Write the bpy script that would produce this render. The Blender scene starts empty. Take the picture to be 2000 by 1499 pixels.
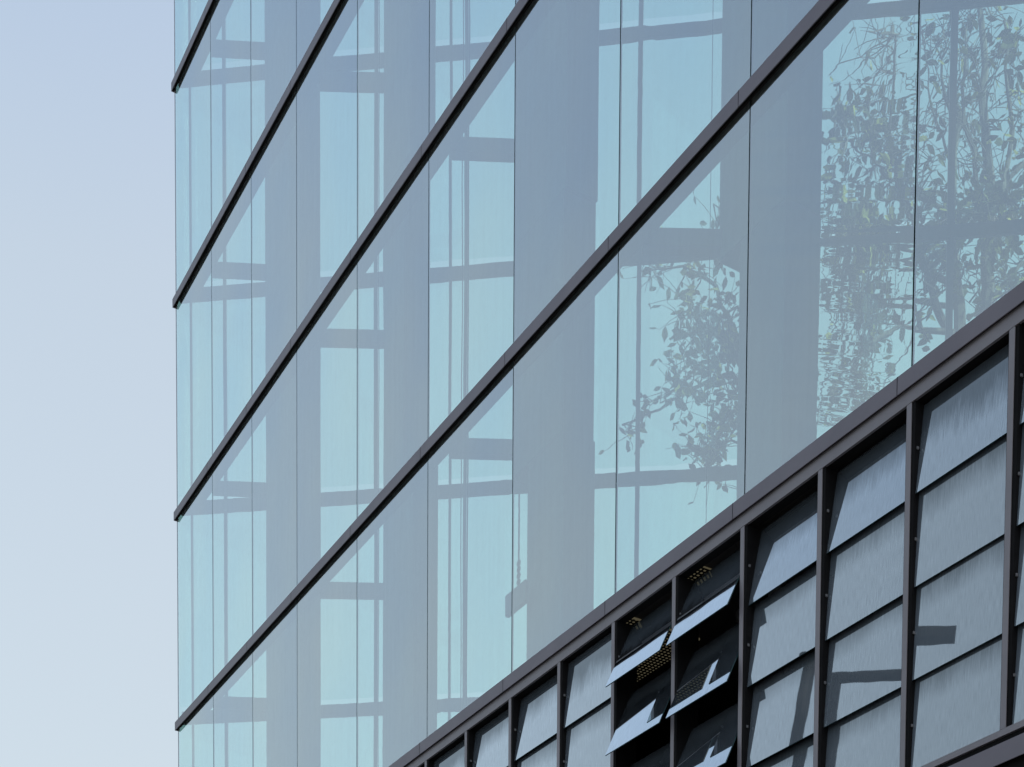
import bpy, bmesh, math, random
from mathutils import Vector, Matrix, noise
random.seed(7)
R = math.radians
scene = bpy.context.scene
COL = scene.collection

# ------------------------------------------------------------------ camera
# world: X runs along the glass facade, Y goes into the building, Z is up, the sharp corner is at the origin
FPX, PPY = 3000.0, 2868.44
CAM = Vector((26.6263, -9.0673, 1.6))
AL, PI_, RO = R(30.9344), R(-3.17518), R(0.36426)
def w2f(v):                                  # level camera axes (right, forward, up) -> facade axes
    x, y, z = v
    return Vector((x*math.sin(AL)-y*math.cos(AL), x*math.cos(AL)+y*math.sin(AL), z))
_up = Vector((0, -math.sin(PI_), math.cos(PI_))); _rt = Vector((1, 0, 0))
RT = w2f(math.cos(RO)*_rt+math.sin(RO)*_up)
UP = w2f(-math.sin(RO)*_rt+math.cos(RO)*_up)
FW = w2f(Vector((0, math.cos(PI_), math.sin(PI_))))
cd = bpy.data.cameras.new("camera"); cam = bpy.data.objects.new("camera", cd); COL.objects.link(cam)
M = Matrix((RT, UP, -FW)).transposed().to_4x4(); M.translation = CAM
cam.matrix_world = M
cd.sensor_fit = 'HORIZONTAL'; cd.sensor_width = 36; cd.lens = FPX/2000*36
cd.shift_y = (PPY-749.5)/2000; cd.clip_start = .1; cd.clip_end = 5000
scene.camera = cam
def ray(x, y): return RT*((x-1000)/FPX)-UP*((y-PPY)/FPX)+FW
def on_y(x, y, d):
    r = ray(x, y); return CAM+r*((d-CAM.y)/r.y)
def on_z(x, y, z):
    r = ray(x, y); return CAM+r*((z-CAM.z)/r.z)
def far(x, y, dist): return CAM+ray(x, y)*dist
BA = R(52.0); BD = Vector((math.cos(BA), math.sin(BA), 0)); BN = Vector((-math.sin(BA), math.cos(BA), 0))   # rear facade line, its outward normal

# ------------------------------------------------------------------ light
world = bpy.data.worlds.new("World"); scene.world = world; world.use_nodes = True
wn = world.node_tree; bg = wn.nodes['Background']
sky = wn.nodes.new('ShaderNodeTexSky'); sky.sky_type = 'NISHITA'; sky.sun_disc = False
SUN_DIR = Vector((0.75, 0.45, 0.0)).normalized(); EL = R(38)
sky.sun_elevation = EL; sky.sun_rotation = math.atan2(SUN_DIR.x, SUN_DIR.y)
sky.altitude = 50; sky.air_density = 1.0; sky.dust_density = 7; sky.ozone_density = 1.0
# high thin haze whitens the sky, most of all low down
wtc = wn.nodes.new('ShaderNodeTexCoord'); wsp = wn.nodes.new('ShaderNodeSeparateXYZ'); wn.links.new(wtc.outputs['Generated'], wsp.inputs[0])
wr = wn.nodes.new('ShaderNodeValToRGB'); we = wr.color_ramp.elements
for q in range(3): we.new(.5)
for q, (p_, v_) in enumerate(((0, .92), (.42, .72), (.56, .62), (.67, .35), (1, .2))): we[q].position = p_; we[q].color = (v_, v_, v_, 1)
wn.links.new(wsp.outputs[2], wr.inputs[0])
wt = wn.nodes.new('ShaderNodeMix'); wt.data_type = 'RGBA'; wt.blend_type = 'MULTIPLY'; wt.inputs[0].default_value = 1
wn.links.new(sky.outputs[0], wt.inputs[6]); wt.inputs[7].default_value = (1, 1.01, .96, 1)
wm = wn.nodes.new('ShaderNodeMix'); wm.data_type = 'RGBA'
wn.links.new(wr.outputs[0], wm.inputs[0]); wn.links.new(wt.outputs[2], wm.inputs[6]); wm.inputs[7].default_value = (1.67, 1.82, 1.85, 1)
wn.links.new(wm.outputs[2], bg.inputs[0]); bg.inputs[1].default_value = 0.13
sd = bpy.data.lights.new("sun", 'SUN'); sd.energy = 2.6; sd.angle = R(.5); sd.color = (1, .95, .88)
so = bpy.data.objects.new("sun", sd); COL.objects.link(so)
to_sun = Vector((SUN_DIR.x*math.cos(EL), SUN_DIR.y*math.cos(EL), math.sin(EL)))
so.rotation_euler = to_sun.to_track_quat('Z', 'Y').to_euler(); so.location = (0, 0, 60)
vs = scene.view_settings; vs.view_transform = 'Standard'; vs.look = 'None'; vs.exposure = 1.6; vs.gamma = 1
scene.cycles.max_bounces = 14; scene.cycles.transmission_bounces = 14; scene.cycles.transparent_max_bounces = 16
scene.cycles.sample_clamp_indirect = 3

# ------------------------------------------------------------------ materials
def mat(name):
    m = bpy.data.materials.new(name); m.use_nodes = True; nt = m.node_tree
    for n in list(nt.nodes): nt.nodes.remove(n)
    out = nt.nodes.new('ShaderNodeOutputMaterial')
    def N(t, **k):
        n = nt.nodes.new('ShaderNode'+t)
        for a, b in k.items():
            if a.startswith('i_'): n.inputs[a[2:].replace('_', ' ')].default_value = b
            else: setattr(n, a, b)
        return n
    return m, nt, N, nt.links.new, out
def math_n(N, L, op, a, b=None, clamp=False):
    n = N('Math', operation=op, use_clamp=clamp)
    for i, v in enumerate((a, b)):
        if v is None: continue
        if isinstance(v, (int, float)): n.inputs[i].default_value = v
        else: L(v, n.inputs[i])
    return n.outputs[0]
def coords(N, L, scale=(1, 1, 1), kind='Object'):
    tc = N('TexCoord'); mp = N('Mapping'); mp.inputs['Scale'].default_value = scale
    L(tc.outputs[kind], mp.inputs[0]); return mp.outputs[0]
def noise_n(N, L, vec, scale, detail=3, rough=.5):
    n = N('TexNoise'); n.inputs['Scale'].default_value = scale; n.inputs['Detail'].default_value = detail
    n.inputs['Roughness'].default_value = rough; L(vec, n.inputs['Vector']); return n.outputs['Fac']
def ramp(N, L, fac, stops):
    r = N('ValToRGB'); e = r.color_ramp.elements
    while len(e) < len(stops): e.new(.5)
    for i, (p, c) in enumerate(stops): e[i].position = p; e[i].color = (*c, 1) if len(c) == 3 else c
    L(fac, r.inputs[0]); return r.outputs[0]

def simple(name, c1, c2, rough=.5, metal=0, scale=3, stretch=(1, 1, 1), bump=0, spec=.5):
    m, nt, N, L, out = mat(name)
    b = N('BsdfPrincipled'); b.inputs['Roughness'].default_value = rough; b.inputs['Metallic'].default_value = metal
    b.inputs['Specular IOR Level'].default_value = spec
    v = coords(N, L, stretch); f = noise_n(N, L, v, scale, 5, .6)
    L(ramp(N, L, f, [(.3, c1), (.7, c2)]), b.inputs['Base Color'])
    if bump:
        bn = N('Bump'); bn.inputs['Distance'].default_value = bump; L(noise_n(N, L, v, scale*6, 3), bn.inputs['Height']); L(bn.outputs[0], b.inputs['Normal'])
    L(b.outputs[0], out.inputs[0]); return m

def glass_outer():
    m, nt, N, L, out = mat('coated_glass')
    geo = N('NewGeometry'); dot = N('VectorMath', operation='DOT_PRODUCT')
    L(geo.outputs['Normal'], dot.inputs[0]); L(geo.outputs['Incoming'], dot.inputs[1])
    a = math_n(N, L, 'ABSOLUTE', dot.outputs['Value']); a = math_n(N, L, 'SUBTRACT', 1.0, a, True)
    a = math_n(N, L, 'POWER', a, 2.0)
    fac = math_n(N, L, 'MULTIPLY_ADD', a, .58); fac.node.inputs[2].default_value = .34
    # faint dirt film, vertical runs
    info = N('ObjectInfo'); tc = N('TexCoord'); add = N('VectorMath', operation='MULTIPLY_ADD')
    add.inputs[1].default_value = (1, 1, 1)
    off = N('CombineXYZ'); L(math_n(N, L, 'MULTIPLY', info.outputs['Random'], 37.0), off.inputs[0]); L(math_n(N, L, 'MULTIPLY', info.outputs['Random'], 91.0), off.inputs[2])
    L(tc.outputs['Object'], add.inputs[0]); L(off.outputs[0], add.inputs[2]); P = add.outputs[0]
    sp0 = N('SeparateXYZ'); L(P, sp0.inputs[0]); cb = N('CombineXYZ')      # roller waves run slantwise over the pane
    L(sp0.outputs[0], cb.inputs[0]); kx = math_n(N, L, 'MULTIPLY_ADD', sp0.outputs[0], .60); L(sp0.outputs[2], kx.node.inputs[2]); L(kx, cb.inputs[2]); PW = cb.outputs[0]
    def mw(s):
        q = N('Mapping'); q.inputs['Scale'].default_value = s; L(PW, q.inputs[0]); return q.outputs[0]
    def mp(s):
        q = N('Mapping'); q.inputs['Scale'].default_value = s; L(P, q.inputs[0]); return q.outputs[0]
    # roller wave: long along X, short along Z; plus soft bowing of every pane
    w1 = noise_n(N, L, mw((.25, .8, 5.0)), 1.0, 1, .4)
    w2 = noise_n(N, L, mw((.9, 2.2, 13.0)), 1.0, 1, .4)
    w3 = noise_n(N, L, mp((.5, .5, .45)), 1.0, 0)
    loc = noise_n(N, L, mp((1.1, 1.1, .25)), 1.0, 0)                   # where in the pane the waves are strong
    amp = math_n(N, L, 'POWER', math_n(N, L, 'MULTIPLY', loc, 1.6), 3.0)
    hgt = math_n(N, L, 'MULTIPLY', math_n(N, L, 'ADD', w1, math_n(N, L, 'MULTIPLY', w2, .22)), amp)
    at = N('Attribute'); at.attribute_type = 'OBJECT'; at.attribute_name = 'wave'
    hgt = math_n(N, L, 'MULTIPLY', hgt, at.outputs['Fac'])
    hgt = math_n(N, L, 'ADD', hgt, math_n(N, L, 'MULTIPLY', w3, 1.2))
    bn = N('Bump'); bn.inputs['Distance'].default_value = WAVE; bn.inputs['Strength'].default_value = 1
    L(hgt, bn.inputs['Height'])
    rf = N('BsdfRefraction'); rf.inputs['IOR'].default_value = 1.5; rf.inputs['Roughness'].default_value = 0
    rf.inputs['Color'].default_value = TINT; L(bn.outputs[0], rf.inputs['Normal'])
    gl = N('BsdfGlossy'); gl.inputs['Roughness'].default_value = 0.0; L(ramp(N, L, noise_n(N, L, mp((.45, .45, .30)), 1.0, 2), [(.3, (.79, .91, 1.0)), (.7, (.90, .98, .98))]), gl.inputs['Color'])
    L(bn.outputs[0], gl.inputs['Normal'])
    mx = N('MixShader'); L(fac, mx.inputs[0]); L(rf.outputs[0], mx.inputs[1]); L(gl.outputs[0], mx.inputs[2])
    df = N('BsdfDiffuse'); df.inputs['Color'].default_value = (.55, .58, .6, 1)
    st = noise_n(N, L, mp((14, 14, .5)), 1.0, 4, .6)
    sp = noise_n(N, L, mp((9, 9, 5)), 1.0, 5, .7)
    d = math_n(N, L, 'MULTIPLY', math_n(N, L, 'MULTIPLY', st, sp), .20)
    mx2 = N('MixShader'); L(d, mx2.inputs[0]); L(mx.outputs[0], mx2.inputs[1]); L(df.outputs[0], mx2.inputs[2])
    L(mx2.outputs[0], out.inputs[0]); return m
WAVE = .0011
TINT = (.58, .87, .785, 1)
def glass_inner():
    m, nt, N, L, out = mat('glass_inner_face')
    rf = N('BsdfRefraction'); rf.inputs['IOR'].default_value = 1.5; rf.inputs['Roughness'].default_value = 0
    L(rf.outputs[0], out.inputs[0]); return m
def sash_glass():
    m, nt, N, L, out = mat('weathered_louvre_glass')
    info = N('ObjectInfo'); tc = N('TexCoord'); add = N('VectorMath', operation='ADD')
    off = N('CombineXYZ'); L(math_n(N, L, 'MULTIPLY', info.outputs['Random'], 53.0), off.inputs[0])
    L(tc.outputs['Object'], add.inputs[0]); L(off.outputs[0], add.inputs[1]); P = add.outputs[0]
    def mp(s):
        q = N('Mapping'); q.inputs['Scale'].default_value = s; L(P, q.inputs[0]); return q.outputs[0]
    sep = N('SeparateXYZ'); L(tc.outputs['Object'], sep.inputs[0])
    st = noise_n(N, L, mp((95, 1, 4)), 1.0, 4, .6); bl = noise_n(N, L, mp((3, 1, 1.3)), 1.0, 3, .5)
    # film of dust: thick below, washed off in dark runs just under the top edge (local z = 0 at the hinge, negative down)
    t = math_n(N, L, 'MULTIPLY', sep.outputs[2], -1.0)
    at = N('Attribute'); at.attribute_type = 'OBJECT'; at.attribute_name = 'grime'
    run = math_n(N, L, 'MULTIPLY', math_n(N, L, 'ADD', math_n(N, L, 'MULTIPLY', st, .36), math_n(N, L, 'MULTIPLY', bl, .36)), math_n(N, L, 'MULTIPLY_ADD', at.outputs['Fac'], .55))
    run.node.inputs[1].links[0].from_node.inputs[2].default_value = .45
    e = math_n(N, L, 'SUBTRACT', t, math_n(N, L, 'SUBTRACT', run, .20))
    edge = math_n(N, L, 'MULTIPLY', e, 4.2, True)
    film = math_n(N, L, 'MULTIPLY_ADD', edge, .60); film.node.inputs[2].default_value = .28
    fine = noise_n(N, L, mp((160, 1, 9)), 1.0, 2, .6)
    film = math_n(N, L, 'MULTIPLY', film, math_n(N, L, 'MULTIPLY_ADD', fine, .9)); film.node.inputs[1].links[0].from_node.inputs[2].default_value = .52
    c = ramp(N, L, film, [(0, (.012, .017, .022)), (1, SASHC)])
    df = N('BsdfDiffuse'); L(c, df.inputs[0])
    gl = N('BsdfGlossy'); gl.inputs['Roughness'].default_value = 0.012; gl.inputs['Color'].default_value = (.78, .86, .90, 1)
    bn = N('Bump'); bn.inputs['Distance'].default_value = .00028; L(noise_n(N, L, mp((1.6, 1, 3)), 1.0, 1), bn.inputs['Height']); L(bn.outputs[0], gl.inputs['Normal'])
    geo = N('NewGeometry'); dot = N('VectorMath', operation='DOT_PRODUCT')
    L(geo.outputs['Normal'], dot.inputs[0]); L(geo.outputs['Incoming'], dot.inputs[1])
    a = math_n(N, L, 'SUBTRACT', 1.0, math_n(N, L, 'ABSOLUTE', dot.outputs['Value']), True)
    fac = math_n(N, L, 'MULTIPLY_ADD', math_n(N, L, 'POWER', a, 2.5), 1.35); fac.node.inputs[2].default_value = .155
    fac = math_n(N, L, 'MULTIPLY', fac, math_n(N, L, 'MULTIPLY_ADD', film, 1.3)); fac.node.inputs[1].links[0].from_node.inputs[2].default_value = .25
    mx = N('MixShader'); L(fac, mx.inputs[0]); L(df.outputs[0], mx.inputs[1]); L(gl.outputs[0], mx.inputs[2])
    L(mx.outputs[0], out.inputs[0]); return m
SASHC = (.18, .22, .265)
MG, MGI, MS = glass_outer(), glass_inner(), sash_glass()
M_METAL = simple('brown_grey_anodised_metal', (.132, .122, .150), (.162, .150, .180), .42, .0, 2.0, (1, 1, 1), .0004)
M_RAIL = simple('grey_frame_metal', (.180, .172, .195), (.215, .205, .228), .4, .0, 2.0)
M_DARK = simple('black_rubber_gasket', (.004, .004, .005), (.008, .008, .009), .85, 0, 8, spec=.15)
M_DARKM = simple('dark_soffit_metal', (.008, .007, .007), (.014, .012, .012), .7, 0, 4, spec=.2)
M_CONC = simple('grey_concrete', (.13, .135, .14), (.17, .175, .18), .85, 0, 1.2, (1, 1, 1), .001)
M_STEEL = simple('painted_steel_beam', (.09, .09, .10), (.13, .13, .14), .6, 0, 1.5)
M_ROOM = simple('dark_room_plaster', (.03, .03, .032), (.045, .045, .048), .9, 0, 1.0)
M_GEDGE = simple('green_glass_edge', (.02, .05, .06), (.03, .08, .09), .2, 0, 6)
M_STONE = simple('grey_base_panel', (.12, .12, .125), (.17, .17, .175), .7, 0, 1.2)
M_BARK = simple('grey_brown_bark', (.05, .043, .036), (.10, .088, .072), .9, 0, 9, (1, 1, .25), .006)
M_LAMP = simple('dark_painted_post', (.008, .009, .010), (.014, .015, .016), .8, 0, 4, spec=.1)

# ------------------------------------------------------------------ mesh helpers
class MB:
    def __init__(s): s.v = []; s.f = []; s.m = []
    def quadbox(s, o, a, b, c, mi=(0,)*6):
        n = len(s.v); o = Vector(o); a = Vector(a); b = Vector(b); c = Vector(c)
        if a.cross(b).dot(c) < 0: a, b = b, a
        for k in (Vector(), c):
            s.v += [o+k, o+a+k, o+a+b+k, o+b+k]
        fs = [(0, 3, 2, 1), (4, 5, 6, 7), (0, 1, 5, 4), (1, 2, 6, 5), (2, 3, 7, 6), (3, 0, 4, 7)]
        for i, q in enumerate(fs): s.f.append(tuple(n+j for j in q)); s.m.append(mi[i])
        return s
    def box(s, x0, x1, y0, y1, z0, z1, mi=(0,)*6):   # mi: bottom top -y +x +y -x
        return s.quadbox((x0, y0, z0), (x1-x0, 0, 0), (0, y1-y0, 0), (0, 0, z1-z0), mi)
    def tube(s, pts, rad, n=6, mi=0):
        pts = [Vector(p) for p in pts]
        if isinstance(rad, (int, float)): rad = [rad]*len(pts)
        base = len(s.v); t = (pts[1]-pts[0]).normalized()
        u = t.orthogonal().normalized()
        for i, p in enumerate(pts):
            t = (pts[min(i+1, len(pts)-1)]-pts[max(i-1, 0)]).normalized()
            u = (u-t*u.dot(t)).normalized(); w = t.cross(u)
            for k in range(n):
                a = 2*math.pi*k/n; s.v.append(p+(u*math.cos(a)+w*math.sin(a))*rad[i])
        for i in range(len(pts)-1):
            for k in range(n):
                a = base+i*n+k; b = base+i*n+(k+1) % n; s.f.append((a, b, b+n, a+n)); s.m.append(mi)
        s.f.append(tuple(base+k for k in reversed(range(n)))); s.m.append(mi)
        s.f.append(tuple(base+(len(pts)-1)*n+k for k in range(n))); s.m.append(mi)
        return s
    def build(s, name, mats, parent=None, origin=(0, 0, 0), rot=None, bevel=0):
        origin = Vector(origin)
        me = bpy.data.meshes.new(name); me.from_pydata([v-origin for v in s.v], [], s.f)
        mats = mats if isinstance(mats, (list, tuple)) else [mats]
        for m in mats: me.materials.append(m)
        me.polygons.foreach_set('material_index', s.m); me.update()
        o = bpy.data.objects.new(name, me); COL.objects.link(o); o.location = origin
        if rot: o.rotation_euler = rot
        if parent: o.parent = parent
        if bevel:
            b = o.modifiers.new('bevel', 'BEVEL'); b.width = bevel; b.segments = 2; b.limit_method = 'ANGLE'
        return o
def tag(o, label=None, cat=None, group=None, kind=None):
    for k, v in (('label', label), ('category', cat), ('group', group), ('kind', kind)):
        if v: o[k] = v
    return o
def empty(name, loc=(0, 0, 0), parent=None):
    o = bpy.data.objects.new(name, None); o.location = loc; COL.objects.link(o); o.empty_display_size = .3
    if parent: o.parent = parent
    return o

# ------------------------------------------------------------------ ground
g = MB(); g.v = [Vector(p) for p in ((-900, -900, 0), (900, -900, 0), (900, 900, 0), (-900, 900, 0))]; g.f = [(0, 1, 2, 3)]; g.m = [0]
tag(g.build('ground', simple('grey_paving', (.045, .045, .047), (.07, .07, .07), .9, 0, .4)), kind='structure')

# ------------------------------------------------------------------ building
Z0 = 1.6
SEAM = [0, 1.755, 3.51, 5.265]+[5.265+2.037*k for k in range(1, 11)]       # up to about 25.6
UEND = SEAM[-1]
H = [7.935+Z0+3.551*k for k in range(6)]          # tops of the ledges, lowest (over the windows) first
H.append(H[-1]+3.551)
HB = [7.884+Z0+3.533*k for k in range(7)]        # undersides of the beams behind the glass
PJ, FH = .052, .140                               # projection and height of a ledge
bld = empty('glass_building', (0, 0, 0))
tag(bld, 'sharp cornered glass office building with dark horizontal ledges and a band of tilting louvre windows', 'building')

# glazed storeys: every pane a mesh of its own
OUTER, INNER, EDGE = 0, 1, 2
for k in range(6):
    zb, zt = H[k]-.05, H[k+1]-.06
    for i in range(len(SEAM)-1):
        a = SEAM[i]+(.0075 if i else .0); b = SEAM[i+1]-.0075
        mb = MB().box(a, b, 0, .02, zb, zt, (EDGE, EDGE, OUTER, EDGE, INNER, EDGE))
        o = mb.build('glass_pane', [MG, MGI, M_GEDGE], bld, ((a+b)/2, 0, zb))
        o['wave'] = {8: 2.3, 9: .10, 7: .3}.get(i, .25)*(1 if k < 2 else .6)+(0 if i == 9 else random.uniform(0, .12))
for s in SEAM[1:-1]:
    MB().box(s-.006, s+.006, .006, .03, H[0]-.1, H[6]).build('glazing_joint', M_DARK, bld)
MB().box(-.012, .016, -.002, .024, H[0]-.1, H[6]).build('corner_profile', simple('clear_grey_edge', (.25, .28, .33), (.3, .33, .38), .3), bld)

# ledges: fascia that stands proud, dark soffit with a groove under it
def ledge(z, first):
    u0, u1 = -.036, UEND
    fas = MB().box(u0, u1, -PJ, -PJ+.010, z-FH, z)
    fas.box(u0, u1, -PJ+.010, -.004, z-.02, z-.001)
    fas.box(u0, -.0135, -PJ+.010, .045, z-FH, z-.0205)
    o = fas.build('ledge', M_METAL, bld, bevel=.002)
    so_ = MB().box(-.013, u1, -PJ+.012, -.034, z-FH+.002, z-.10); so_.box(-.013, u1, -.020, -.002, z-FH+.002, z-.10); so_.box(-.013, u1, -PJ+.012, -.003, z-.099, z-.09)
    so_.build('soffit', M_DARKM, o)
    for s in SEAM[1:-1]:
        MB().box(s-.107, s-.101, -PJ-.0010, -PJ+.004, z-FH-.0006, z+.0006).build('fascia_joint', M_DARK, o)
for k in range(7): ledge(H[k], k == 0)

# front edge beams, cross beams and rear edge beams
for k in range(7):
    z = HB[k]
    if k: MB().box(.25, UEND, .05, .26, z-.01, z+.13).build('edge_beam', M_STEEL, bld)
    for (x, y), (x2, y2) in (((1.08, .26), (1.49, 1.05)), ((5.46, .28), (5.92, 1.09)), ((9.44, .26), (9.82, .95)), ((13.47, .27), (13.86, .95)), ((17.5, .27), (17.88, 1.0))):
        d = Vector((x2-x, y2-y, 0)); d.normalize(); n = Vector((-d.y, d.x, 0))
        a = Vector((x, y, z-.003)); L_ = math.hypot(x2-x, y2-y)+.5
        MB().quadbox(a, d*L_, n*.14, (0, 0, .175)).build('cross_beam', M_STEEL, bld)
    MB().quadbox(BD*.1+Vector((0, 0, z+.012)), BD*21, -BN*.06, (0, 0, .205)).build('rear_edge_beam', M_STEEL, bld)

# columns: width changes a little from storey to storey (refraction offsets of the panes built into the shape)
def ux(px, y, d): return on_y(px, y, d).x
cols = [
 (1.07, .35, [(None, 520, 628)]),
 (1.10, .40, [(None, 752, 857), ((848, 885), 752, 840), ((846, 285), 752, 853)]),
 (0.96, .45, [(None, 1031, 1163), ((1010, 965), 1004, 1165), ((1100, 420), 1006, 1172)]),
 (0.96, .45, [(None, 1443, 1601), ((1420, 545), 1409, 1608)]),
]
for d, dep, segs in cols:
    mb = MB(); zs = [H[0]-.3]+[on_y(q[0][0], q[0][1], d+.2).z for q in segs[1:]]+[H[6]]
    for j, (sp, l, r) in enumerate(segs):
        if len(segs) == 1: yy = 700
        else: yy = (1050 if j == 0 else 500 if j == 1 and len(segs) == 3 else 150) if l < 1400 else (720 if j == 0 else 250)
        mb.box(ux(l, yy, d), ux(r, yy, d+dep), d, d+dep, zs[j]+(.001 if j else 0), zs[j+1])
    mb.build('column', M_CONC, bld, bevel=.01)
MB().box(17.9, 18.9, 1, 1.45, H[0]-.3, H[6]).build('column', M_CONC, bld, bevel=.01)
MB().box(22.0, 23.0, 1, 1.45, H[0]-.3, H[6]).build('column', M_CONC, bld, bevel=.01)

# rear glazing with its slim mullions
RS = [.03, 3.56, 7.96, 12.97, 18.2, 21.1]
m, nt, N, L, out = mat('rear_glass')
tr = N('BsdfTransparent'); tr.inputs[0].default_value = (.90, .97, .96, 1); gl = N('BsdfGlossy'); gl.inputs[0].default_value = (.8, .85, .9, 1); gl.inputs['Roughness'].default_value = 0
mx = N('MixShader'); mx.inputs[0].default_value = .06; L(tr.outputs[0], mx.inputs[1]); L(gl.outputs[0], mx.inputs[2]); L(mx.outputs[0], out.inputs[0]); MRG = m
for k in range(6):
    for i in range(len(RS)-1):
        a, b = RS[i]+.01, RS[i+1]-.01
        MB().quadbox(Vector((0, 0, H[k]+.265))+BD*a+BN*.03, BD*(b-a), -BN*.02, (0, 0, 3.533-.27)).build('rear_glass_pane', MRG, bld)
for l, w in ((.29, .028), (.89, .05), (3.53, .062), (3.67, .022), (4.80, .04), (5.06, .055), (7.96, .075), (12.97, .11), (10.4, .05), (15.5, .08), (18.2, .08)):
    o = BD*l+Vector((0, 0, H[0]-.2))
    MB().quadbox(o-BD*w/2, BD*w, -BN*.05, (0, 0, H[6]-H[0])).build('rear_mullion', M_STEEL, bld)

# thin cables hanging in the atrium
for px, y0, r in ((742, 300, .006), (905, 400, .007), (917, 400, .009), (1391, 250, .004)):
    p = on_y(px, y0, 1.6); z0, z1 = H[0], H[6]-.3
    pts = [Vector((p.x+.02*noise.noise(Vector((px*.1, i*.33, 0))), p.y, z0+(z1-z0)*i/40)) for i in range(41)]
    MB().tube(pts, r, 5).build('hanging_cable', M_DARKM, bld)

# roof, atrium floor, walls that close the hollow behind the camera's view
rb = BD*21
def prism(poly, z0, z1):
    mb = MB(); n = len(poly)
    mb.v = [Vector((x, y, z0)) for x, y in poly]+[Vector((x, y, z1)) for x, y in poly]
    mb.f = [tuple(reversed(range(n))), tuple(range(n, 2*n))]+[(i, (i+1) % n, (i+1) % n+n, i+n) for i in range(n)]
    mb.m = [0]*len(mb.f); return mb
prism([(.05, .03), (UEND-.05, .03), (rb.x, rb.y-.05)], H[6]+.02, H[6]+.4).build('roof', M_CONC, bld)
prism([(.3, .05), (UEND-.05, .05), (rb.x, rb.y-.3)], H[0]-.12, H[0]-.06).build('floor_slab', M_ROOM, bld)
v = Vector((rb.x-UEND, rb.y, 0)); vn = Vector((v.y, -v.x, 0)).normalized()
MB().quadbox(Vector((UEND+.01, .1, 0)), v, vn*.3, (0, 0, H[6]+.4)).build('end_wall', M_STONE, bld)
MB().quadbox(BD*.4+Vector((0, 0, 0)), BD*20.6, BN*.3, (0, 0, H[0]-.45)).build('rear_wall', M_STONE, bld)

# window band -----------------------------------------------------------
ZT, ZB, RAILT = 7.688+Z0, 4.842+Z0, 7.81+Z0
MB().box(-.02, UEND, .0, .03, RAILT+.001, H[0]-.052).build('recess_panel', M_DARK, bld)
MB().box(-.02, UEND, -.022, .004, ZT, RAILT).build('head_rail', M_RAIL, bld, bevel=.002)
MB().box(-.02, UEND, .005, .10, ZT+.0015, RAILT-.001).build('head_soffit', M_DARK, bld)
MB().box(-.02, UEND, -.022, .25, ZB-.05, ZB).build('sill_rail', M_RAIL, bld, bevel=.002)
lo = MB().box(-.02, UEND, -PJ, -PJ+.01, 4.58+Z0, 4.73+Z0); lo.box(-.02, UEND, -PJ+.01, .0, 4.69+Z0, 4.71+Z0)
lo.build('lower_ledge', M_METAL, bld, bevel=.002)
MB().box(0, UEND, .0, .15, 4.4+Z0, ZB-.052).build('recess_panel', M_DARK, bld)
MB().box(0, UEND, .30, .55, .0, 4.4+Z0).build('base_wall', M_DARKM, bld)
half = []
for i in range(len(SEAM)-1): half += [SEAM[i], (SEAM[i]+SEAM[i+1])/2]
half.append(UEND)
room_y = 3.2
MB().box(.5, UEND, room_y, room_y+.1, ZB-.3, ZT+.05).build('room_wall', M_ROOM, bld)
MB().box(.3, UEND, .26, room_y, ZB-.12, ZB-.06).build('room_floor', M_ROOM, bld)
for h_ in half:
    x = h_+.025
    MB().box(h_-.027, h_+.026, -.0205, -.0125, ZB+.001, ZT-.001).build('window_post', M_RAIL, bld, bevel=.002)
    MB().box(h_-.036, h_+.060, -.0120, .24, ZB+.002, ZT-.002).build('jamb', M_DARK, bld)
PITCH = .7145
rnd2 = random.Random(5)
def sash(i, row, d_top, d_bot, win):
    xa, xb = half[i]+.063, half[i+1]-.043
    bot = ZT+.012-PITCH*(row+1)
    top = ZT-.012 if row == 0 else ZT+.012-PITCH*row+.022
    Ls = math.hypot(top-bot, max(d_top-d_bot, 0)) if d_bot > -.1 else PITCH+.035
    ang = math.asin(max(-.9, min(.9, (d_top-d_bot)/Ls)))
    mb = MB().box(xa-(xa+xb)/2, xb-(xa+xb)/2, 0, .010, -Ls, 0, (1, 1, 0, 1, 0, 1))
    o = mb.build('sash', [MS, M_GEDGE], win); o['grime'] = (1.15 if row == 0 else .28)*rnd2.uniform(.75, 1.1)
    zc = (top+bot)/2
    MB().box(half[i]+.060, half[i]+.072, .004, .026, zc-.012, zc+.012).build('pivot', M_STEEL, win, bevel=.004)
    o.location = ((xa+xb)/2, d_top, top); o.rotation_euler = (-ang, 0, 0)
    return o
rnd = random.Random(3); rnd2 = random.Random(5)
for i in range(len(half)-1):
    win = empty('louvre_window', (0, 0, 0), bld)
    for row in range(4):
        dt, db = .046+rnd.uniform(-.006, .008), .006+rnd.uniform(-.003, .004)
        if row == 0: dt = .075+rnd.uniform(-.01, .015)
        x = half[i]
        if 17.4 < x < 17.6 and row == 2: dt, db = .040, .008
        opened = 13.2 < x < 15.0
        if opened: dt, db = (.175, -.15) if row == 0 else (.17, -.145)
        elif 15.2 < x < 16.2: dt, db = .15 if row == 0 else .085, .01
        elif 16.2 < x < 17.2: dt, db = .12 if row == 0 else .06, .01
        s_ = sash(i, row, dt, db, win)
        if opened: s_['label'] = 'louvre glass swung wide open at the bottom'
    if 13.2 < half[i] < 15.0: win['label'] = 'window with its glass louvres swung open, dark room behind'

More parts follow.
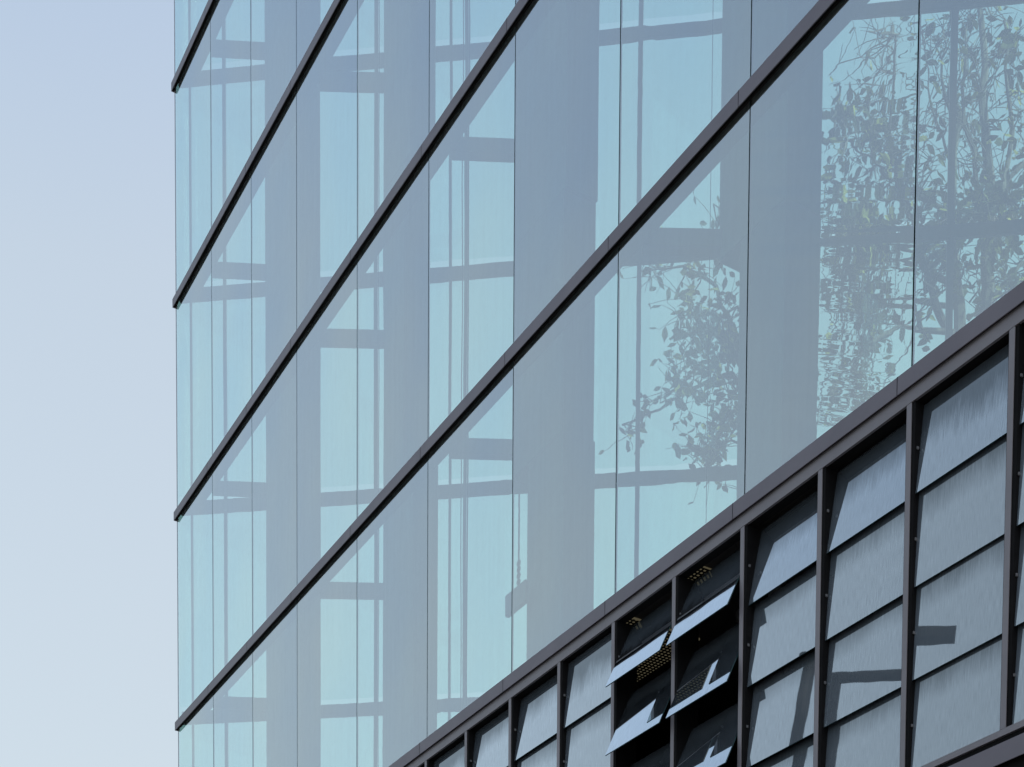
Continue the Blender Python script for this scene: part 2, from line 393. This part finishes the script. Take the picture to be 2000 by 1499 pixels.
# room behind the open louvres: ceiling grilles and a few fittings
MB().box(.5, UEND, .101, room_y-.01, ZT+.06, ZT+.10).build('room_ceiling', M_ROOM, bld)
m, nt, N, L, out = mat('warm_panel_glow')
em = N('Emission'); em.inputs[0].default_value = (.95, .82, .50, 1); em.inputs[1].default_value = .024; L(em.outputs[0], out.inputs[0]); M_LIT = m  # faint emission added so the ceiling grilles show in the dark room
def grille(x0, x1, y0, y1, z):
    mb = MB().box(x0, x1, y0, y1, z, z+.02); o = mb.build('glowing_ceiling_panel', M_LIT, bld); o['label'] = 'ceiling panel with an added dim warm glow behind a square lattice'
    mb = MB(); st = .05; n = int((x1-x0)/st); k = int((y1-y0)/st)
    for i in range(n+1): mb.box(x0+i*st-.009, x0+i*st+.009, y0, y1, z-.008, z-.002)
    for i in range(k+1): mb.box(x0, x1, y0+i*st-.009, y0+i*st+.009, z-.0075, z-.0025)
    mb.build('lattice', M_DARKM, o)
grille(12.2, 13.52, .115, 1.0, ZT+.036)
grille(14.36, 14.66, .115, .27, ZT+.036)

# box and chain hanging in the atrium beside the third column
MBX = MB(); a = on_y(988, 1170, .8); b = on_y(1029, 1170, .8); a.z = on_y(1008, 1148, .8).z; b.z = on_y(1008, 1190, .8).z
MBX.box(a.x, b.x-.02, .8, .86, b.z, a.z).build('control_box', M_STEEL, bld, bevel=.01)
zc = on_y(1008, 965, .9).z; xb = on_y(1008, 1100, .9).x
MB().tube([Vector((xb+.012*noise.noise(Vector((i*.9, 3, 0))), .95, a.z+(zc-a.z)*i/30)) for i in range(31)], .011, 5).build('hoist_chain', M_DARKM, bld)
hk = MB(); 
for q in range(5): hk.tube([Vector((xb+.035*math.cos(t*.785), .95, a.z+.10+.075*q+.035*math.sin(t*.785))) for t in range(9)], .008, 5)
hk.build('chain_link', M_DARKM, bld)

# ------------------------------------------------------------------ trees behind the building
def leafmat(name, c1, c2):
    m, nt, N, L, out = mat(name)
    geo = N('NewGeometry'); c = ramp(N, L, geo.outputs['Random Per Island'], [(.1, c1), (.62, c2), (.88, (.24, .23, .05))])
    d = N('BsdfPrincipled'); d.inputs['Roughness'].default_value = .75; d.inputs['Specular IOR Level'].default_value = .15; L(c, d.inputs['Base Color'])
    t = N('BsdfTranslucent'); t.inputs[0].default_value = (.16, .15, .02, 1)
    mx = N('MixShader'); mx.inputs[0].default_value = .10; L(d.outputs[0], mx.inputs[1]); L(t.outputs[0], mx.inputs[2]); L(mx.outputs[0], out.inputs[0]); return m
M_LEAF = leafmat('dark_leaf', (.012, .022, .006), (.040, .055, .014))
rt = random.Random(11)
def leaf(mb, p, d, size):
    d = d.normalized(); s = d.cross(Vector((rt.gauss(0, 1), rt.gauss(0, 1), rt.gauss(0, 1)))).normalized(); n = d.cross(s)
    w = size*rt.uniform(.19, .28); dr = -.12*size
    pts = [p, p+d*size*.3+s*w*.8+n*.02, p+d*size*.62+s*w+Vector((0, 0, dr*.4)), p+d*size+Vector((0, 0, dr)), p+d*size*.62-s*w+Vector((0, 0, dr*.4)), p+d*size*.3-s*w*.8+n*.02, p+d*size*.55+n*size*.06]
    b = len(mb.v); mb.v += pts
    for q in ((0, 1, 6), (1, 2, 6), (2, 3, 6), (3, 4, 6), (4, 5, 6), (5, 0, 6)): mb.f.append(tuple(b+i for i in q)); mb.m.append(0)
def wander(a, b, n, w):
    out = []
    for i in range(n+1):
        t = i/n; o = Vector((rt.gauss(0, w), rt.gauss(0, w), rt.gauss(0, w*.5)))*math.sin(math.pi*t) if 0 < i < n else Vector()
        out.append(a.lerp(b, t)+o)
    return out
def make_tree(name, label, limbs, blobs, dist, base, LS, leafmat_=None):
    root = empty(name, base); tag(root, label, 'tree')
    trunk = MB(); twigs = MB(); crown = MB(); anchors = []
    for pts, r0, r1 in limbs:
        P = [p if isinstance(p, Vector) else far(p[0], p[1], dist+(p[2] if len(p) > 2 else 0)) for p in pts]
        Q = []
        for i in range(len(P)-1):
            seg = wander(P[i], P[i+1], 4, .05*(P[i+1]-P[i]).length*.5); Q += seg[:-1]
        Q.append(P[-1]); n = len(Q)
        trunk.tube(Q, [r0+(r1-r0)*(i/(n-1)) for i in range(n)], 7)
        anchors += Q[n//4:]
    for x, y, rx, ry, nl, ntw in blobs:
        ntw = max(1, round(ntw*.72)); nl = int(nl*1.45)
        for t in range(ntw):
            # a spray: a twig that runs from the closest limb into the blob, with leaves along it
            while True:
                a, b = rt.uniform(-1, 1), rt.uniform(-1, 1)
                if a*a+b*b < 1: break
            tip = far(x+a*rx, y+b*ry, dist+rt.uniform(-1.6, 1.6))
            st = min(anchors, key=lambda q: (q-tip).length+rt.uniform(0, .5))
            if (st-tip).length > 1.6: st = tip+(st-tip).normalized()*1.6*rt.uniform(.6, 1)
            tw = wander(st, tip, 5, .07)
            twigs.tube(tw, [.018, .015, .012, .010, .008, .006], 4)
            for s in range(rt.randint(2, 5)):
                q = tw[rt.randint(2, 4)]; e = q+Vector((rt.gauss(0, .32), rt.gauss(0, .32), rt.gauss(.10, .26)))
                twigs.tube([q, q.lerp(e, .5)+Vector((0, 0, .03)), e], [.009, .008, .005], 3)
                for z in range(int(rt.random() < min(1, .15*nl/ntw))*rt.randint(0, 2)): leaf(crown, e, Vector((rt.gauss(0, 1), rt.gauss(0, 1), rt.gauss(-.1, .8))), LS*rt.uniform(.6, 1.1))
            for z in range(int(.58*nl/ntw+rt.random())):
                q = tw[rt.choice((3, 4, 5, 5))]+Vector((rt.gauss(0, .06), rt.gauss(0, .06), rt.gauss(0, .06)))
                leaf(crown, q, Vector((rt.gauss(0, 1), rt.gauss(0, 1), rt.gauss(-.1, .7))), LS*rt.uniform(.6, 1.15))
    for nm, mb, m_ in (('trunk', trunk, M_BARK), ('twigs', twigs, M_BARK), ('crown', crown, leafmat_ or M_LEAF)):
        o = mb.build(nm, m_, root, base)
        o.location = (0, 0, 0)
    return root
DT = 30.0
b1 = far(1905, 1400, DT+.6); b1 = Vector((b1.x, b1.y, 0))
f1 = Vector((b1.x, b1.y, far(1900, 900, DT).z))
make_tree('broadleaf_tree', 'tall broad leaved tree seen through the glass at the right, many upright stems', [
  ([b1, f1], .34, .20), ([f1, (1880, 720), (1868, 560), (1862, 300, .5), (1866, 60, .6), (1850, -60)], .16, .03),
  ([f1, (1925, 640), (1930, 470), (1925, 250, -.5), (1915, 20), (1925, -80)], .17, .03),
  ([(1868, 690), (1825, 590), (1800, 500, .6), (1770, 380), (1745, 250, .8), (1755, 60)], .09, .02),
  ([(1930, 470), (1905, 330), (1880, 170), (1893, 30)], .06, .02), ([(1930, 560), (1960, 400, -.6), (1975, 220), (1962, 40)], .08, .02),
  ([(1868, 560), (1780, 500, 1), (1690, 470, 1.2), (1630, 430, 1)], .07, .02),
  ([(1860, 420), (1760, 360), (1680, 300), (1630, 250, -.3)], .05, .012),
  ([(1868, 650), (1760, 640, -.6), (1680, 680, -.8), (1625, 760, -.9)], .06, .02),
  ([(1868, 600), (1700, 590, .4), (1640, 560)], .05, .015),
  ([(1930, 400), (1990, 330), (2060, 250)], .06, .02), ([(1925, 600), (1990, 520), (2050, 480)], .06, .02), ([(1866, 250), (1840, 150), (1845, 30)], .04, .01),
  ([(1862, 330), (1820, 210), (1800, 60)], .03, .008)],
 [(1700, 80, 40, 50, 0, 8), (1745, 80, 30, 50, 0, 8), (1740, 130, 25, 30, 0, 5), (1628, 140, 12, 8, 2, 1), (1680, 125, 20, 8, 2, 1), (1640, 190, 25, 25, 9, 5), (1700, 195, 35, 15, 10, 4),
  (1670, 235, 50, 20, 40, 10), (1745, 240, 38, 30, 50, 10), (1660, 275, 50, 25, 40, 10), (1740, 295, 45, 30, 50, 12), (1700, 350, 80, 30, 80, 16), (1640, 400, 45, 45, 60, 12), (1740, 400, 45, 40, 50, 14), (1690, 450, 90, 25, 90, 14),
  (1690, 520, 80, 30, 60, 16), (1650, 580, 40, 50, 50, 12), (1720, 590, 50, 40, 40, 12), (1640, 680, 35, 60, 45, 12), (1690, 650, 30, 40, 26, 7), (1730, 690, 40, 40, 6, 5), (1680, 790, 50, 35, 46, 10), (1640, 810, 35, 35, 30, 7), (1740, 740, 30, 20, 6, 2),
  (1850, 80, 50, 60, 8, 20), (1910, 60, 45, 60, 6, 20), (1975, 60, 35, 60, 34, 12), (1850, 200, 45, 50, 8, 16), (1920, 190, 45, 60, 4, 18), (1985, 180, 28, 60, 34, 10), (1812, 60, 10, 25, 3, 2), (1890, 40, 20, 15, 5, 2), (1822, 130, 20, 10, 6, 3),
  (1830, 300, 40, 40, 14, 12), (1900, 290, 40, 50, 8, 12), (1955, 260, 14, 25, 5, 2), (1990, 300, 25, 60, 30, 8), (1850, 400, 50, 30, 60, 14), (1930, 380, 50, 35, 60, 14), (1985, 430, 30, 40, 40, 8), (1900, 455, 100, 18, 80, 14),
  (1700, 462, 95, 16, 130, 12), (1900, 462, 100, 16, 130, 12), (1690, 420, 80, 30, 60, 8), (1880, 425, 80, 30, 60, 8), (1820, 520, 35, 40, 40, 8), (1880, 530, 40, 40, 26, 8), (1960, 540, 40, 40, 24, 8), (1815, 590, 22, 30, 20, 5), (1830, 660, 25, 15, 8, 2), (1910, 620, 40, 40, 22, 6), (1965, 480, 40, 30, 24, 6), (1990, 560, 20, 30, 12, 4)],
 DT, b1, .265)
b2 = far(1490, 1400, 31.5); b2 = Vector((b2.x, b2.y, 0))
f2 = Vector((b2.x, b2.y, far(1500, 1000, 31.5).z))
make_tree('broadleaf_tree', 'leafy tree reaching leftwards behind the glass between the two widest columns', [
  ([b2, f2], .26, .17), ([f2, (1500, 820), (1510, 600), (1500, 380)], .15, .05), ([(1500, 820), (1440, 700), (1400, 560), (1340, 520), (1270, 530)], .07, .012),
  ([(1500, 830), (1430, 730), (1350, 760), (1290, 800), (1215, 830)], .06, .012), ([(1500, 900), (1430, 860), (1380, 900)], .05, .015), ([(1440, 700), (1400, 640), (1330, 640)], .04, .012),
  ([(1505, 640), (1440, 600), (1385, 640)], .05, .015), ([(1500, 500), (1440, 430), (1395, 400)], .04, .01)],
 [(1285, 520, 40, 25, 10, 5), (1350, 555, 35, 30, 22, 6), (1390, 530, 25, 25, 12, 4), (1400, 600, 40, 35, 40, 9), (1350, 620, 35, 30, 26, 6), (1390, 680, 50, 35, 80, 16), (1330, 700, 25, 25, 16, 4), (1390, 750, 50, 35, 80, 14),
  (1310, 755, 32, 22, 26, 5), (1265, 780, 22, 20, 14, 3), (1232, 830, 20, 18, 10, 3), (1238, 868, 8, 18, 5, 1), (1340, 820, 25, 15, 12, 3), (1415, 820, 35, 40, 60, 12), (1380, 880, 35, 25, 26, 6), (1415, 900, 35, 35, 44, 9), (1400, 940, 35, 10, 10, 3), (1400, 390, 14, 14, 3, 1), (1400, 425, 8, 20, 3, 1),
  (1430, 640, 30, 60, 30, 6), (1520, 560, 60, 90, 60, 14), (1530, 760, 60, 90, 60, 14)],
 31.5, b2, .265, leafmat('olive_leaf', (.012, .018, .007), (.034, .044, .015)))

# ------------------------------------------------------------------ street lamp, out of view to the left, that the louvres mirror
def mirrored(x, y, t, phi):
    p = on_y(x, y, .02); v = ray(x, y).normalized(); n = Vector((0, -math.cos(phi), math.sin(phi)))
    return p+(v-2*v.dot(n)*n)*t
T_ = 15.0; f3 = math.asin(.05/.72); f2 = math.asin(.03/.72)
pc = mirrored(1634, 1322, T_, f3); r_ = mirrored(1758, 1324, 1, f3)-mirrored(1758, 1324, 0, f3); p0 = mirrored(1758, 1324, 0, f3); pe = p0+r_*((pc.z-p0.z)/r_.z)
arm = (pe-pc); arm.z = 0; arm.normalize()
lamp = empty('street_lamp', (pc.x, pc.y, 0)); tag(lamp, 'tall dark street lamp with one long arm, mirrored in the lower right louvre panes', 'street lamp')
ztop = pc.z
def lp(nm, mb): 
    o = mb.build(nm, M_LAMP, lamp, (pc.x, pc.y, 0)); o.location = (0, 0, 0); return o
lp('post', MB().tube([Vector((pc.x, pc.y, 0)), Vector((pc.x, pc.y, 6)), Vector((pc.x, pc.y, ztop-.12))], [.12, .10, .085], 12))
lp('arm', MB().tube([Vector((pc.x, pc.y, ztop-.06))-arm*.08, Vector((pc.x, pc.y, ztop+.05))+arm*1.75], .088, 10))
sd_ = Vector((-arm.y, arm.x, 0)); hb = Vector((pc.x, pc.y, ztop-.02))+arm*1.45-sd_*.14
lp('lamp_head', MB().quadbox(hb, arm*.7, sd_*.28, (0, 0, .16)))
q = mirrored(1578, 1296, T_+4, math.asin(.075/.72))  # unseen post, added so its reflection gives the upright dark bar
mast = empty('unseen_post', (q.x, q.y, 0)); tag(mast, 'unseen slender dark post, added to mirror as an upright bar in the louvres beside the open ones', 'pole')
for nm, pts, rr in (('shaft', [Vector((q.x, q.y, 0)), Vector((q.x, q.y, q.z))], [.15, .12]), ('post_tip', [Vector((q.x, q.y, q.z)), Vector((q.x, q.y, q.z+.06)), Vector((q.x, q.y, q.z+.12))], [.07, .12, .03])):
    o = MB().tube(pts, rr, 12).build(nm, M_LAMP, mast, (q.x, q.y, 0)); o.location = (0, 0, 0)
